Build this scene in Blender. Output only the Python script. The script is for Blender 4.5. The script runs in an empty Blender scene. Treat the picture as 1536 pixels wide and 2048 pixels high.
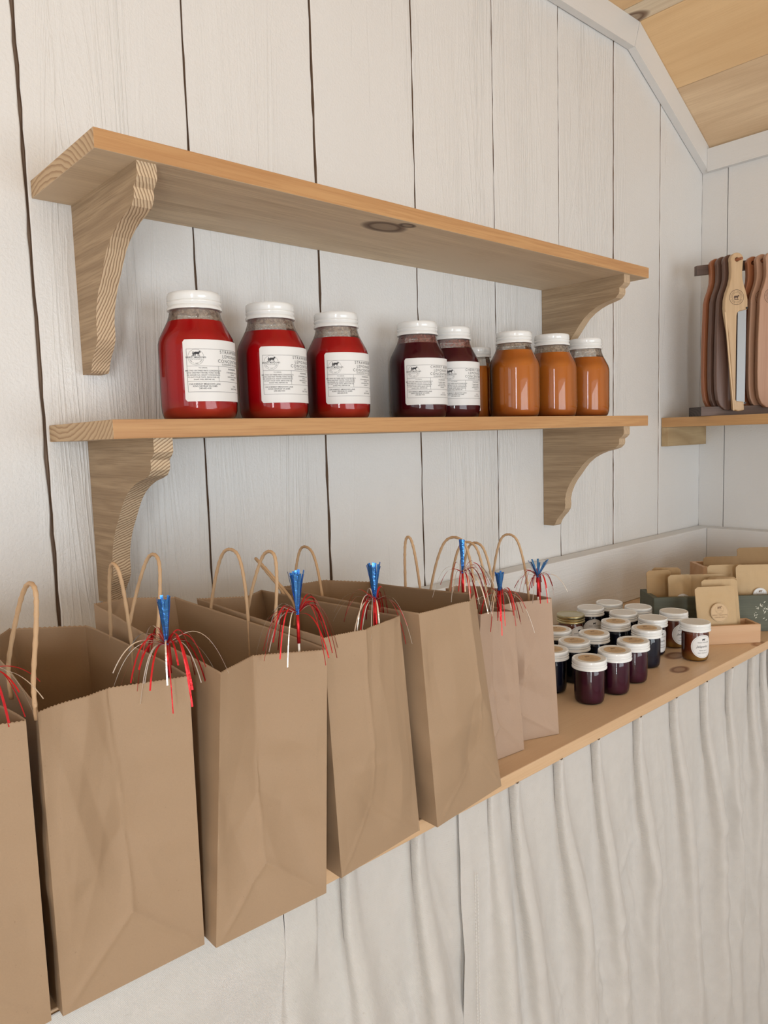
import bpy, bmesh, math, random
from mathutils import Vector, Matrix, noise
random.seed(7)
SC = bpy.context.scene
COL = SC.collection
PI = math.pi
EZ = 1.27                      # eye height above the floor

# ------------------------------------------------------------------ camera
cam_d = bpy.data.cameras.new('camera'); cam = bpy.data.objects.new('camera', cam_d); COL.objects.link(cam)
rt = Vector((0.74215128, -0.6695193, -0.03090933)); up = Vector((0.09014937, 0.05401832, 0.99446222)); fw = Vector((0.66414198, 0.74082786, -0.10044651))
m = Matrix((rt, up, -fw)).transposed().to_4x4(); m.translation = Vector((0, -1, EZ)); cam.matrix_world = m
cam_d.sensor_fit = 'HORIZONTAL'; cam_d.sensor_width = 36; cam_d.lens = 36*1482.97/1536
cam_d.clip_start = .02; SC.camera = cam
# ------------------------------------------------------------------ view + light
SC.view_settings.view_transform = 'Standard'; SC.view_settings.look = 'None'; SC.view_settings.gamma = 1
SC.view_settings.use_curve_mapping = False; SC.view_settings.exposure = -0.03
W = bpy.data.worlds.new('world'); SC.world = W; W.use_nodes = True
W.node_tree.nodes['Background'].inputs[0].default_value = (.80, .90, 1, 1); W.node_tree.nodes['Background'].inputs[1].default_value = 1.6
def area(name, loc, d, sx, sy, power, colr):
    l = bpy.data.lights.new(name, 'AREA'); l.shape = 'RECTANGLE'; l.size = sx; l.size_y = sy; l.energy = power; l.color = colr
    o = bpy.data.objects.new(name, l); COL.objects.link(o); o.location = loc
    o.rotation_euler = Vector(d).to_track_quat('-Z', 'Z').to_euler(); return o
area('door_daylight', (-1.62, -2.98, 1.02), (0, 1, 0), 0.34, 1.9, 40, (.92, .975, 1))
area('left_fill_light', (-2.38, -1.25, 1.40), (1, 0, .1), .95, 1.0, 3.5, (.88, .96, 1))  # added side light, grazes the back wall for relief and bracket shadows
area('front_fill_light', (.85, -2.98, 1.10), (.15, 1, .8), 1.7, 1.1, 29, (.90, .97, 1))  # added fill from behind the camera, tilted up to ceiling and shelf undersides

# ------------------------------------------------------------------ helpers
def link(name, bm, mats, parent=None, smooth=False, ang=None):
    me = bpy.data.meshes.new(name)
    bm.normal_update(); bm.to_mesh(me); bm.free()
    if not isinstance(mats, (list, tuple)): mats = [mats]
    for q in mats: me.materials.append(q)
    if smooth:
        for f in me.polygons: f.use_smooth = True
        if ang is not None:
            try: me.set_sharp_from_angle(angle=math.radians(ang))
            except Exception: pass
    o = bpy.data.objects.new(name, me); COL.objects.link(o)
    if parent: o.parent = parent
    return o
def tag(o, label, cat, group=None, kind=None):
    o['label'] = label; o['category'] = cat
    if group: o['group'] = group
    if kind: o['kind'] = kind
    return o
def empty(name, loc=(0, 0, 0), rz=0):
    o = bpy.data.objects.new(name, None); COL.objects.link(o); o.location = loc; o.rotation_euler = (0, 0, rz); o.empty_display_size = .02; return o
def struct(name, bm, mats, **k):
    o = link(name, bm, mats, **k); o['kind'] = 'structure'; return o
def box(bm, a, b, mi=0, bev=0):
    x0, y0, z0 = a; x1, y1, z1 = b
    v = [bm.verts.new(p) for p in ((x0,y0,z0),(x1,y0,z0),(x1,y1,z0),(x0,y1,z0),(x0,y0,z1),(x1,y0,z1),(x1,y1,z1),(x0,y1,z1))]
    fs = [bm.faces.new([v[i] for i in q]) for q in ((0,3,2,1),(4,5,6,7),(0,1,5,4),(1,2,6,5),(2,3,7,6),(3,0,4,7))]
    for f in fs: f.material_index = mi
    if bev:
        es = list({e for f in fs for e in f.edges})
        bmesh.ops.bevel(bm, geom=es, offset=bev, segments=2, affect='EDGES', profile=.5)
    return fs
def prism(bm, pts, ext, mi=0, side=None):
    """pts 3-D polygon, ext vector"""
    ext = Vector(ext); a = [bm.verts.new(p) for p in pts]; b = [bm.verts.new(Vector(p)+ext) for p in pts]
    n = len(pts); f1 = bm.faces.new(a); f2 = bm.faces.new(list(reversed(b))); f1.material_index = f2.material_index = mi
    for i in range(n):
        f = bm.faces.new([a[(i+1) % n], a[i], b[i], b[(i+1) % n]]); f.material_index = mi if side is None else side
    bmesh.ops.recalc_face_normals(bm, faces=bm.faces)
def lathe(bm, prof, n=48, rf=None, mi=0, cap0=True, cap1=True):
    rings = []
    for k, (r, z) in enumerate(prof):
        rings.append([bm.verts.new(((rf(k, i, r) if rf else r)*math.cos(2*PI*i/n), (rf(k, i, r) if rf else r)*math.sin(2*PI*i/n), z)) for i in range(n)])
    for k in range(len(rings)-1):
        for i in range(n):
            f = bm.faces.new((rings[k][i], rings[k][(i+1) % n], rings[k+1][(i+1) % n], rings[k+1][i])); f.material_index = mi
    if cap0: bm.faces.new(list(reversed(rings[0]))).material_index = mi
    if cap1: bm.faces.new(rings[-1]).material_index = mi
def catmull(P, n=8):
    P = [Vector(p) for p in P]; P = [2*P[0]-P[1]] + P + [2*P[-1]-P[-2]]; out = []
    for i in range(1, len(P)-2):
        a, b, c, d = P[i-1:i+3]
        for k in range(n):
            t = k/n; out.append(.5*((2*b)+(c-a)*t+(2*a-5*b+4*c-d)*t*t+(3*b-a-3*c+d)*t**3))
    out.append(P[-2]); return out
def tube(bm, pts, r, n=8, mi=0):
    pts = [Vector(p) for p in pts]; rings = []; ref = Vector((.3, .2, 1)).normalized()
    for i, p in enumerate(pts):
        t = (pts[min(i+1, len(pts)-1)]-pts[max(i-1, 0)]).normalized()
        a = t.cross(ref)
        if a.length < .05: a = t.cross(Vector((1, 0, 0)))
        a.normalize(); b = t.cross(a); ref = b.cross(t) if False else ref
        rr = r(i/(len(pts)-1)) if callable(r) else r
        rings.append([bm.verts.new(p+a*math.cos(2*PI*k/n)*rr+b*math.sin(2*PI*k/n)*rr) for k in range(n)])
    for i in range(len(rings)-1):
        for k in range(n): bm.faces.new((rings[i][k], rings[i][(k+1) % n], rings[i+1][(k+1) % n], rings[i+1][k])).material_index = mi
    bm.faces.new(list(reversed(rings[0]))); bm.faces.new(rings[-1])
def ribbon(bm, pts, wv, w, mi=0):
    """thin foil strip; wv = width direction"""
    L = []; pts = [Vector(p) for p in pts]
    for i, p in enumerate(pts):
        t = (pts[min(i+1, len(pts)-1)]-pts[max(i-1, 0)]).normalized(); s = t.cross(wv).normalized().cross(t).normalized()*w*.5
        L.append((bm.verts.new(p-s), bm.verts.new(p+s)))
    for a, b in zip(L, L[1:]): bm.faces.new((a[0], a[1], b[1], b[0])).material_index = mi

# ------------------------------------------------------------------ materials
class NT:
    def __init__(s, name):
        s.m = bpy.data.materials.new(name); s.m.use_nodes = True; s.t = s.m.node_tree; s.n = s.t.nodes; s.p = s.n['Principled BSDF']; s.out = s.n['Material Output']
        s.tc = s.n.new('ShaderNodeTexCoord').outputs['Object']
    def link(s, a, b): s.t.links.new(a, b)
    def node(s, ty, ins=None, **kw):
        n = s.n.new(ty)
        for k, v in kw.items(): setattr(n, k, v)
        for k, v in (ins or {}).items():
            if hasattr(v, 'is_output') or isinstance(v, bpy.types.NodeSocket): s.link(v, n.inputs[k])
            else: n.inputs[k].default_value = v
        return n
    def map(s, sc, loc=(0, 0, 0), rot=(0, 0, 0), vec=None):
        return s.node('ShaderNodeMapping', {'Vector': vec or s.tc, 'Scale': sc, 'Location': loc, 'Rotation': rot}).outputs[0]
    def noise(s, vec, scale, detail=4, rough=.55, dist=0):
        return s.node('ShaderNodeTexNoise', {'Vector': vec, 'Scale': scale, 'Detail': detail, 'Roughness': rough, 'Distortion': dist}).outputs['Fac']
    def ramp(s, fac, stops):
        r = s.node('ShaderNodeValToRGB', {'Fac': fac}); e = r.color_ramp.elements
        while len(e) < len(stops): e.new(.5)
        for el, (p, c) in zip(e, stops): el.position = p; el.color = c if len(c) == 4 else (*c, 1)
        return r.outputs[0]
    def mix(s, f, a, b, mode='MIX'):
        n = s.node('ShaderNodeMix', data_type='RGBA', blend_type=mode)
        for i, v in ((0, f), (6, a), (7, b)):
            if isinstance(v, bpy.types.NodeSocket): s.link(v, n.inputs[i])
            else: n.inputs[i].default_value = v if i == 0 or len(v) == 4 else (*v, 1)
        return n.outputs[2]
    def math(s, op, a, b=0, c=0):
        n = s.node('ShaderNodeMath', operation=op)
        for i, v in enumerate((a, b, c)):
            if isinstance(v, bpy.types.NodeSocket): s.link(v, n.inputs[i])
            else: n.inputs[i].default_value = v
        return n.outputs[0]
    def bump(s, h, strength=.3, dist=.002, nrm=None):
        b = s.node('ShaderNodeBump', {'Height': h, 'Strength': strength, 'Distance': dist})
        if nrm: s.link(nrm, b.inputs['Normal'])
        return b.outputs[0]
    def set(s, col=None, rough=None, normal=None, **kw):
        for k, v in (('Base Color', col), ('Roughness', rough), ('Normal', normal), *[(k.replace('_', ' '), v) for k, v in kw.items()]):
            if v is None: continue
            if isinstance(v, bpy.types.NodeSocket): s.link(v, s.p.inputs[k])
            else:
                if k == 'Base Color' and len(v) == 3: v = (*v, 1)
                s.p.inputs[k].default_value = v
        return s.m
def plain(name, col, rough=.5, **kw):
    return NT(name).set(col, rough, **kw)

def wood(name, base, dark, axis='X', seed=0, ringscale=9, fibre=1., rough=.6, knots=(), contrast=.55, bumpy=.25, aniso=.06, pale=None):
    """sawn board; grain runs along axis"""
    t = NT(name); s = [1, 1, 1]; s['XYZ'.index(axis)] = aniso
    v = t.map(s, (seed*3.1, seed*1.7, seed*2.3))
    n1 = t.noise(v, ringscale, 3, .5, .8)
    rings = t.math('FRACT', t.math('MULTIPLY', n1, 7))
    rings = t.math('ABSOLUTE', t.math('SUBTRACT', rings, .5)); rings = t.math('MULTIPLY', rings, 2)
    s2 = [1, 1, 1]; s2['XYZ'.index(axis)] = .025
    v2 = t.map(s2, (seed, 0, 0)); f = t.noise(v2, 420, 3, .65)
    big = t.noise(t.map((1, 1, 1), (seed*5, 0, 0)), 5, 3)
    c = t.mix(t.math('MULTIPLY', rings, contrast), base, dark)
    c = t.mix(t.math('MULTIPLY', t.ramp(f, [(.44, (0, 0, 0)), (.66, (1, 1, 1))]), .75*fibre), c, dark)
    if pale: c = t.mix(t.ramp(big, [(.42, (0, 0, 0)), (.62, (1, 1, 1))]), c, pale)
    h = f
    for (kx, ky, kz, kr, kc) in knots:
        w = [1., 1., 1.]; w['XYZ'.index(axis)] = .6
        d = t.node('ShaderNodeVectorMath', {0: t.tc, 1: (kx, ky, kz)}, operation='SUBTRACT').outputs[0]
        d = t.node('ShaderNodeVectorMath', {0: d, 1: w}, operation='MULTIPLY').outputs[0]
        d = t.node('ShaderNodeVectorMath', {0: d}, operation='LENGTH').outputs['Value']
        d = t.math('ADD', t.math('DIVIDE', d, kr), t.math('MULTIPLY', t.math('SUBTRACT', n1, .5), .5))
        c = t.mix(t.ramp(d, [(.0, (.55, .55, .55)), (.45, (.6, .6, .6)), (.62, (1, 1, 1)), (.8, (.75, .75, .75)), (1, (0, 0, 0))]), c, kc)
    return t.set(c, rough, t.bump(h, bumpy, .0012))

# rough white paint on sawn boards
def paint(name, col=(.765, .752, .738), axis='Z', rough=.36, bumpy=.8):
    t = NT(name); s = [1, 1, 1]; s['XYZ'.index(axis)] = .1
    v = t.map(s); f = t.noise(v, 190, 4, .6); w = t.noise(t.map((1, 1, 1)), 230, 3, .6)
    s3 = [1, 1, 1]; s3['XYZ'.index(axis)] = .05
    lo = t.noise(t.map(s3), 16, 5, .6, 1.5)
    gr = t.math('FRACT', t.math('MULTIPLY', lo, 9)); gr = t.math('POWER', t.math('ABSOLUTE', t.math('SUBTRACT', gr, .5)), 2)
    mask = t.ramp(t.noise(t.map(s3, (4, 2, 1)), 6, 2), [(.48, (0, 0, 0)), (.6, (1, 1, 1))])
    h = t.math('ADD', t.math('MULTIPLY', f, .22), t.math('MULTIPLY', w, .6)); h = t.math('ADD', h, t.math('MULTIPLY', t.math('MULTIPLY', gr, mask), 2.1))
    c = t.mix(t.noise(t.map((1, 1, .4)), 3.5, 3), tuple(x*.95 for x in col), tuple(min(1, x*1.05) for x in col))
    return t.set(c, t.ramp(lo, [(.3, (rough-.1,)*3), (.7, (rough+.14,)*3)]), t.bump(h, bumpy, .0016))
M = {}
M['paint'] = paint('white_paint_boards'); M['paintY'] = paint('white_paint_trim', axis='X', bumpy=.35); M['paintT'] = paint('white_paint_trim_smooth', axis='Y', bumpy=.3, rough=.36)
M['gap'] = wood('raw_board_edge', (.36, .25, .17), (.16, .10, .065), 'Z', 3)
M['orange'] = wood('planed_pine_edge', (.56, .315, .135), (.42, .20, .075), 'X', 1, 14, .8, .5, contrast=.55, bumpy=.15)
M['orangeY'] = wood('planed_pine_edge_side', (.56, .325, .14), (.40, .20, .08), 'Y', 4, 14, .5, .5, contrast=.35, bumpy=.1)
M['rough'] = wood('rough_sawn_pine', (.75, .60, .42), (.46, .33, .21), 'X', 2, 10, .75, .75, contrast=.5, bumpy=.5, knots=[(.7675, -.165, .3093+EZ, .026, (.13, .075, .045)), (.79, -.19, .3093+EZ, .011, (.10, .06, .04))], pale=(.66, .52, .37))
M['bracket'] = wood('rough_bracket_side', (.46, .33, .205), (.25, .165, .095), 'Y', 6, 14, .8, .75, contrast=.55, bumpy=.45)
def endgrain(name, base, dark, cx, cz, scale, plane='XZ'):
    t = NT(name)
    d = t.node('ShaderNodeVectorMath', {0: t.tc, 1: (cx, 0, cz) if plane == 'XZ' else (0, cx, cz)}, operation='SUBTRACT').outputs[0]
    d = t.node('ShaderNodeVectorMath', {0: d, 1: (1, .35, 1) if plane == 'XZ' else (.1, 1, 1)}, operation='MULTIPLY').outputs[0]
    d = t.node('ShaderNodeVectorMath', {0: d}, operation='LENGTH').outputs['Value']
    d = t.math('ADD', d, t.math('MULTIPLY', t.noise(t.tc, 18, 3), .012))
    w = t.math('FRACT', t.math('MULTIPLY', d, scale))
    f = t.ramp(w, [(0, (0, 0, 0)), (.45, (.15,)*3), (.8, (1, 1, 1)), (.92, (1, 1, 1)), (1, (0, 0, 0))])
    c = t.mix(f, base, dark); c = t.mix(t.math('MULTIPLY', t.noise(t.tc, 300, 2), .3), c, base)
    return t.set(c, .75, t.bump(t.math('SUBTRACT', 1, f), .4, .001))
M['end_bracket'] = endgrain('bracket_end_grain', (.68, .52, .35), (.24, .135, .07), .22, 1.50, 300)
M['end_shelf'] = endgrain('shelf_end_grain', (.58, .42, .26), (.36, .22, .12), -.05, 1.45, 150, 'YZ')
kn = (.22, .10, .055)
M['table'] = wood('table_pine', (.72, .53, .35), (.60, .40, .245), 'X', 8, 7, .35, .45, contrast=.45, bumpy=.08,
    knots=[(1.320, -.3428, EZ-.4292, .019, kn), (1.246, -.3873, EZ-.4292, .016, kn), (1.50, -.425, EZ-.435, .016, (.35, .18, .09))])
M['ceilA'] = wood('ceiling_pine_honey', (.86, .59, .32), (.72, .45, .22), 'Y', 9, 5, .4, .6, contrast=.5, bumpy=.15)
M['ceilB'] = wood('ceiling_pine_grey', (.84, .63, .41), (.62, .42, .25), 'Y', 12, 6, .6, .7, contrast=.65, bumpy=.25)
M['ceilC'] = wood('ceiling_pine_pale', (.88, .74, .55), (.66, .50, .33), 'Y', 14, 5, .5, .65, contrast=.5, bumpy=.2, knots=[(1.733, -.012, .983+EZ, .03, (.17, .095, .055))])
M['floor'] = wood('floor_boards_wood', (.58, .42, .26), (.42, .28, .15), 'X', 15, 6)
def kraft(name, col, trans=.12):
    t = NT(name)
    n = t.noise(t.tc, 900, 2, .7); b = t.noise(t.tc, 7, 3)
    sp = t.ramp(t.noise(t.tc, 620, 1), [(.76, (0, 0, 0)), (.80, (1, 1, 1))])
    c = t.mix(t.math('MULTIPLY', n, .5), col, tuple(x*.74 for x in col)); c = t.mix(t.math('MULTIPLY', b, .25), c, tuple(min(1, x*1.12) for x in col)); c = t.mix(t.math('MULTIPLY', sp, .35), c, (.16, .09, .05))
    t.set(c, .62, t.bump(n, .12, .0005)); t.p.inputs['Specular IOR Level'].default_value = .35
    if trans:
        tr = t.node('ShaderNodeBsdfTranslucent', {'Color': (col[0]*1.0, col[1]*.8, col[2]*.55, 1)})
        mx = t.node('ShaderNodeMixShader', {0: trans, 1: t.p.outputs[0], 2: tr.outputs[0]}); t.link(mx.outputs[0], t.out.inputs[0])
    return t.m
M['kraft'] = kraft('kraft_paper', (.43, .295, .185)); M['kraft2'] = kraft('kraft_paper_pinkish', (.50, .355, .26)); M['rope'] = kraft('twisted_paper_rope', (.56, .37, .215), 0)
M['pouch'] = kraft('kraft_pouch_paper', (.56, .40, .225), 0); M['pouch2'] = kraft('kraft_pouch_paper_brown', (.42, .27, .13), 0)
M['sticker'] = kraft('kraft_sticker_paper', (.66, .48, .29), 0)
def foil(name, col, r=.22):
    t = NT(name); n = t.noise(t.tc, 260, 2)
    return t.set(col, r, t.bump(n, .5, .001), Metallic=.75)
M['red_foil'] = foil('red_foil', (.62, .025, .03), .35); M['blue_foil'] = foil('blue_foil', (.07, .27, .72)); M['silver_foil'] = foil('silver_foil', (.85, .8, .74), .3)
M['white_stick'] = plain('white_plastic', (.8, .76, .7), .4)
M['lid'] = plain('white_enamel_lid', (.84, .85, .85), .22, Coat_Weight=.5); M['lid_matte'] = plain('white_lid_top', (.72, .715, .70), .38)
M['gold'] = plain('gold_lid_metal', (.42, .36, .20), .3, Metallic=.9)
M['label'] = plain('white_label_paper', (.80, .80, .80), .45); M['ink'] = plain('black_print', (.035, .035, .04), .6); M['ink_soft'] = plain('brown_print', (.26, .16, .09), .7)
M['burn'] = plain('burnt_engraving', (.09, .05, .035), .7)
def glass(name, tint=(.97, .985, .98), haze=0, film=(.6, .5, .45)):
    t = NT(name); t.n.remove(t.p)
    fr = t.node('ShaderNodeFresnel', {'IOR': 1.5}).outputs[0]
    tr = t.node('ShaderNodeBsdfTransparent', {'Color': (*tint, 1)}).outputs[0]
    if haze:
        df = t.node('ShaderNodeBsdfDiffuse', {'Color': (*film, 1)}).outputs[0]
        hz = t.ramp(t.noise(t.tc, 260, 4, .7), [(.35, (0, 0, 0)), (.7, (haze,)*3)])
        tr = t.node('ShaderNodeMixShader', {0: hz, 1: tr, 2: df}).outputs[0]
    gl = t.node('ShaderNodeBsdfGlossy', {'Roughness': .03}).outputs[0]
    t.link(t.node('ShaderNodeMixShader', {0: fr, 1: tr, 2: gl}).outputs[0], t.out.inputs[0]); return t.m
M['glass'] = glass('clear_glass'); M['glassC'] = glass('clear_glass_jam')
def liquid(name, col, low=None, h=.12, sss=.0, rough=.35):
    t = NT(name)
    if low:
        z = t.node('ShaderNodeSeparateXYZ', {0: t.tc}).outputs[2]
        z = t.math('ADD', t.math('DIVIDE', z, h), t.math('MULTIPLY', t.math('SUBTRACT', t.noise(t.tc, 25, 3), .5), .18))
        c = t.ramp(z, [(.03, low), (.22, col), (.9, col), (1, tuple(x*1.15 for x in col))])
    else: c = t.mix(t.noise(t.tc, 90, 4), tuple(x*.6 for x in col), tuple(x*1.5 for x in col))
    t.set(c, rough); t.p.inputs['Specular IOR Level'].default_value = .12
    if sss: t.p.inputs['Subsurface Weight'].default_value = sss; t.p.inputs['Subsurface Radius'].default_value = (1, .25, .1); t.p.inputs['Subsurface Scale'].default_value = .02
    return t.m
M['strawberry'] = liquid('strawberry_concentrate', (.50, .004, .008), (.52, .045, .015)); M['cherry'] = liquid('cherry_concentrate', (.085, .002, .010), (.12, .012, .012))
M['peach'] = liquid('orange_concentrate', (.56, .17, .022), (.50, .125, .018))
M['jam'] = liquid('berry_jam', (.060, .008, .022), None); M['jam_dark'] = liquid('dark_blueberry_jam', (.010, .010, .022), None)
def jelly(name, col, low):
    t = NT(name); z = t.node('ShaderNodeSeparateXYZ', {0: t.tc}).outputs[2]; z = t.math('DIVIDE', z, .056)
    c = t.ramp(z, [(.08, low), (.35, col), (1, col)]); t.set(c, .4)
    tr = t.node('ShaderNodeBsdfTransparent', {'Color': (.95, .55, .25, 1)}).outputs[0]
    t.link(t.node('ShaderNodeMixShader', {0: .28, 1: t.p.outputs[0], 2: tr}).outputs[0], t.out.inputs[0]); return t.m
M['amber'] = jelly('amber_pepper_jelly', (.19, .035, .012), (.55, .28, .05)); M['pepper'] = plain('red_pepper_bit', (.35, .04, .02), .5)
def foam(name, col):
    t = NT(name); n = t.noise(t.tc, 190, 4, .7)
    tr = t.node('ShaderNodeBsdfTransparent').outputs[0]; t.set(col, .7)
    t.link(t.node('ShaderNodeMixShader', {0: t.ramp(n, [(.36, (.15,)*3), (.6, (.62,)*3)]), 1: tr, 2: t.p.outputs[0]}).outputs[0], t.out.inputs[0]); return t.m
M['foam'] = foam('pink_foam', (.52, .20, .17)); M['foam_pale'] = foam('pale_foam', (.66, .54, .44))
def cloth():
    t = NT('cotton_canvas'); n = t.noise(t.tc, 55, 4, .6); w = t.node('ShaderNodeTexWave', {'Vector': t.map((1, 1, 1), rot=(0, .6, 0)), 'Scale': 330, 'Distortion': 1.5, 'Detail': 1}).outputs['Fac']
    fl = t.ramp(t.noise(t.tc, 420, 1), [(.72, (0, 0, 0)), (.76, (1, 1, 1))])
    c = t.mix(n, (.565, .545, .522), (.64, .618, .592)); c = t.mix(t.math('MULTIPLY', fl, .35), c, (.42, .36, .29))
    t.set(c, .85, t.bump(t.math('ADD', t.math('MULTIPLY', w, .5), t.noise(t.map((1, 1, .35)), 130, 4)), .35, .0014), Sheen_Weight=.15)
    return t.m
M['cloth'] = cloth(); M['thread'] = plain('white_thread', (.75, .73, .70), .7)
M['green'] = wood('green_grey_paint_wood', (.125, .135, .10), (.075, .08, .062), 'X', 20, 8, .6, .7, contrast=.5)
M['crate'] = wood('pale_cedar', (.62, .40, .235), (.52, .28, .14), 'X', 21, 6, .3, .5, contrast=.6, bumpy=.1)
M['walnut'] = wood('walnut', (.17, .095, .07), (.085, .045, .035), 'Z', 22, 9, .6, .4, bumpy=.12); M['cherrywood'] = wood('cherry_wood', (.40, .155, .07), (.28, .09, .04), 'Z', 23, 9, .4, .35, bumpy=.1)
M['maple'] = wood('maple_wood', (.62, .44, .26), (.48, .31, .17), 'Z', 24, 14, .5, .4, contrast=.5, bumpy=.1); M['pinkwood'] = wood('pinkish_hardwood', (.53, .32, .215), (.38, .19, .115), 'Z', 25, 7, .4, .4, contrast=.5, bumpy=.1)
M['walnutH'] = wood('walnut_rack', (.15, .095, .075), (.07, .045, .037), 'X', 26, 9, .6, .5); M['endW'] = endgrain('walnut_end_grain', (.07, .055, .05), (.035, .028, .026), 0, 0, 200)
M['maplelight'] = plain('maple_inlay_strip', (.70, .50, .30), .4)
M['steel'] = plain('brushed_steel', (.36, .37, .38), .5, Metallic=1.); M['screw'] = plain('black_screw', (.02, .02, .02), .4)

# ------------------------------------------------------------------ room shell
R = 2.1427; XL = -2.3; YF = -2.9; CZ = .983+EZ; KX = 1.761; EV = .775+EZ
KXL = -1.91
def ceil_z(x):
    if x > KX: return CZ-(x-KX)/(R-KX)*(CZ-EV)
    if x < KXL: return CZ-(KXL-x)/(KXL-XL)*(CZ-EV)
    return CZ
def jit(a, b, s=.0008): return noise.noise(Vector((a*31.7, b*9, 3.3)))*s*2 + noise.noise(Vector((a*17, b*55, 1.3)))*s
bm = bmesh.new(); PIT = .2265; G0 = .3175
k0 = -12
edges = [XL] + [G0+PIT*k for k in range(k0, 9) if XL+.03 < G0+PIT*k < R-.02] + [R]
NZ = 90
for i, (a, b) in enumerate(zip(edges, edges[1:])):
    gl = .0048 if abs(a-G0) < .01 else .0031
    gw = .0048 if abs(b-G0) < .01 else .0031
    dy = random.uniform(-.0012, .0012)
    rows = []
    for j in range(NZ+1):
        xl = a+(gl/2 if i else 0)+jit(i, j*.6); xr = b-(gw/2 if b < R-.01 else 0)+jit(i+.5, j*.6)
        zl = j/NZ*(ceil_z(a)+.012); zr = j/NZ*(ceil_z(b)+.012)
        zm = j/NZ*(ceil_z((a+b)/2)+.012)
        rows.append([bm.verts.new(p) for p in ((xl, .02, zl), (xl, dy+.0012, zl), (xl+.0015, dy, zl), ((xl+xr)/2, dy+.0003, zm), (xr-.0015, dy, zr), (xr, dy+.0012, zr), (xr, .02, zr))])
    for p, q in zip(rows, rows[1:]):
        for k in range(6): bm.faces.new((p[k], p[k+1], q[k+1], q[k])).material_index = 1 if k in (0, 5) else 0
fs = box(bm, (XL-.05, .0065, 0), (R+.05, .06, CZ+.05), 1)
struct('wall_back', bm, [M['paint'], M['gap']], smooth=False)
# right wall boards
bm = bmesh.new(); ys = [0, -.072] + [-.072-PIT*k for k in range(1, 13)] + [YF]
for i, (a, b) in enumerate(zip(ys, ys[1:])):
    box(bm, (R, b+.0012, 0), (R+.02, a-.0012 if i else 0, EV+.03))
box(bm, (R+.007, YF, 0), (R+.05, 0, EV+.05), 1)
struct('wall_right', bm, [M['paint'], M['gap']])
def wall_with_hole(name, fixed, ax, u0, u1, z1, hu0, hu1, hz0, hz1, th):
    bm = bmesh.new(); n = 12
    segs = [(u0, hu0, 0, z1), (hu1, u1, 0, z1), (hu0, hu1, hz1, z1)] + ([(hu0, hu1, 0, hz0)] if hz0 > 0 else [])
    for a, b, c, d in segs:
        if ax == 'x': box(bm, (fixed-th, a, c), (fixed, b, d))
        else: box(bm, (a, fixed-th, c), (b, fixed, d))
    return bm
struct('wall_left', wall_with_hole('l', XL, 'x', YF, 0, EV+.02, -1.7, -.8, .95, 1.9, .08), [M['paint']])
bm = bmesh.new()
for a, b, c, d in ((XL, -2.04, 0, EV), (-1.2, -.2, 0, CZ), (-.2, 1.7, 0, .55), (-.2, 1.7, 1.65, CZ), (1.7, R, 0, EV), (-2.04, -1.2, 1.98, CZ)):
    box(bm, (a, YF-.08, c), (b, YF, d))
struct('wall_front', bm, [M['paint']])
# open door frame, and two unseen windows added for the fill light
def frame(name, pts, mats=M['paintT']):
    bm = bmesh.new()
    for a, b in pts: box(bm, a, b)
    return struct(name, bm, [mats])
frame('added_window_1', [((XL-.06, -1.7, .95), (XL+.015, -1.66, 1.9)), ((XL-.06, -.84, .95), (XL+.015, -.8, 1.9)), ((XL-.06, -1.66, .95), (XL+.015, -.84, .99)), ((XL-.06, -1.66, 1.86), (XL+.015, -.84, 1.9)), ((XL-.05, -1.265, .99), (XL-.02, -1.235, 1.86)), ((XL-.05, -1.66, 1.41), (XL-.02, -.84, 1.44))])
frame('added_window_2', [((-.2, YF-.06, .55), (-.16, YF+.015, 1.65)), ((1.66, YF-.06, .55), (1.7, YF+.015, 1.65)), ((-.16, YF-.06, .55), (1.66, YF+.015, .59)), ((-.16, YF-.06, 1.61), (1.66, YF+.015, 1.65)), ((.735, YF-.05, .59), (.765, YF-.02, 1.61))])
frame('door_1', [((-2.04, YF-.06, 0), (-2.0, YF+.015, 1.98)), ((-1.24, YF-.06, 0), (-1.2, YF+.015, 1.98)), ((-2.0, YF-.06, 1.94), (-1.24, YF+.015, 1.98))])
bm = bmesh.new(); x = XL; 
while x < R:
    box(bm, (x, YF, -.03), (min(x+.138, R), 0, 0)); x += .14
struct('floor', bm, [M['floor']])
# ceiling planks: flat part and sloped part
bm = bmesh.new()
xs = [KX, 1.6864, 1.47, 1.25, 1.03, .81, .59, .37, .15, -.07, -.29, -.51, -.73, -.95, -1.17, -1.39, -1.61, -1.76, KXL]
mi = [2, 0, 1, 0, 0, 1, 0, 1, 1, 0, 0, 1, 0, 1, 0, 1, 0, 0]
for (a, b), k in zip(zip(xs, xs[1:]), mi): box(bm, (b+.0012, YF, CZ), (a-.0012, 0, CZ+.02), k)
def slope(x0, x1, k):
    n = 1
    for yy in (0,):
        z0, z1 = ceil_z(x0), ceil_z(x1)
        prism(bm, [(x0, YF, z0), (x1, YF, z1), (x1, YF, z1+.022), (x0, YF, z0+.022)], (0, -YF, 0), k)
slope(KX+.0008, 1.951-.0010, 0); slope(1.951+.0010, R+.02, 1)
slope(KXL-.2, KXL-.0008, 0); slope(XL-.02, KXL-.202, 1)
box(bm, (XL-.05, YF-.08, CZ+.022), (R+.05, .06, CZ+.04), 1)
struct('ceiling', bm, [M['ceilA'], M['ceilB'], M['ceilC']])
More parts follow.
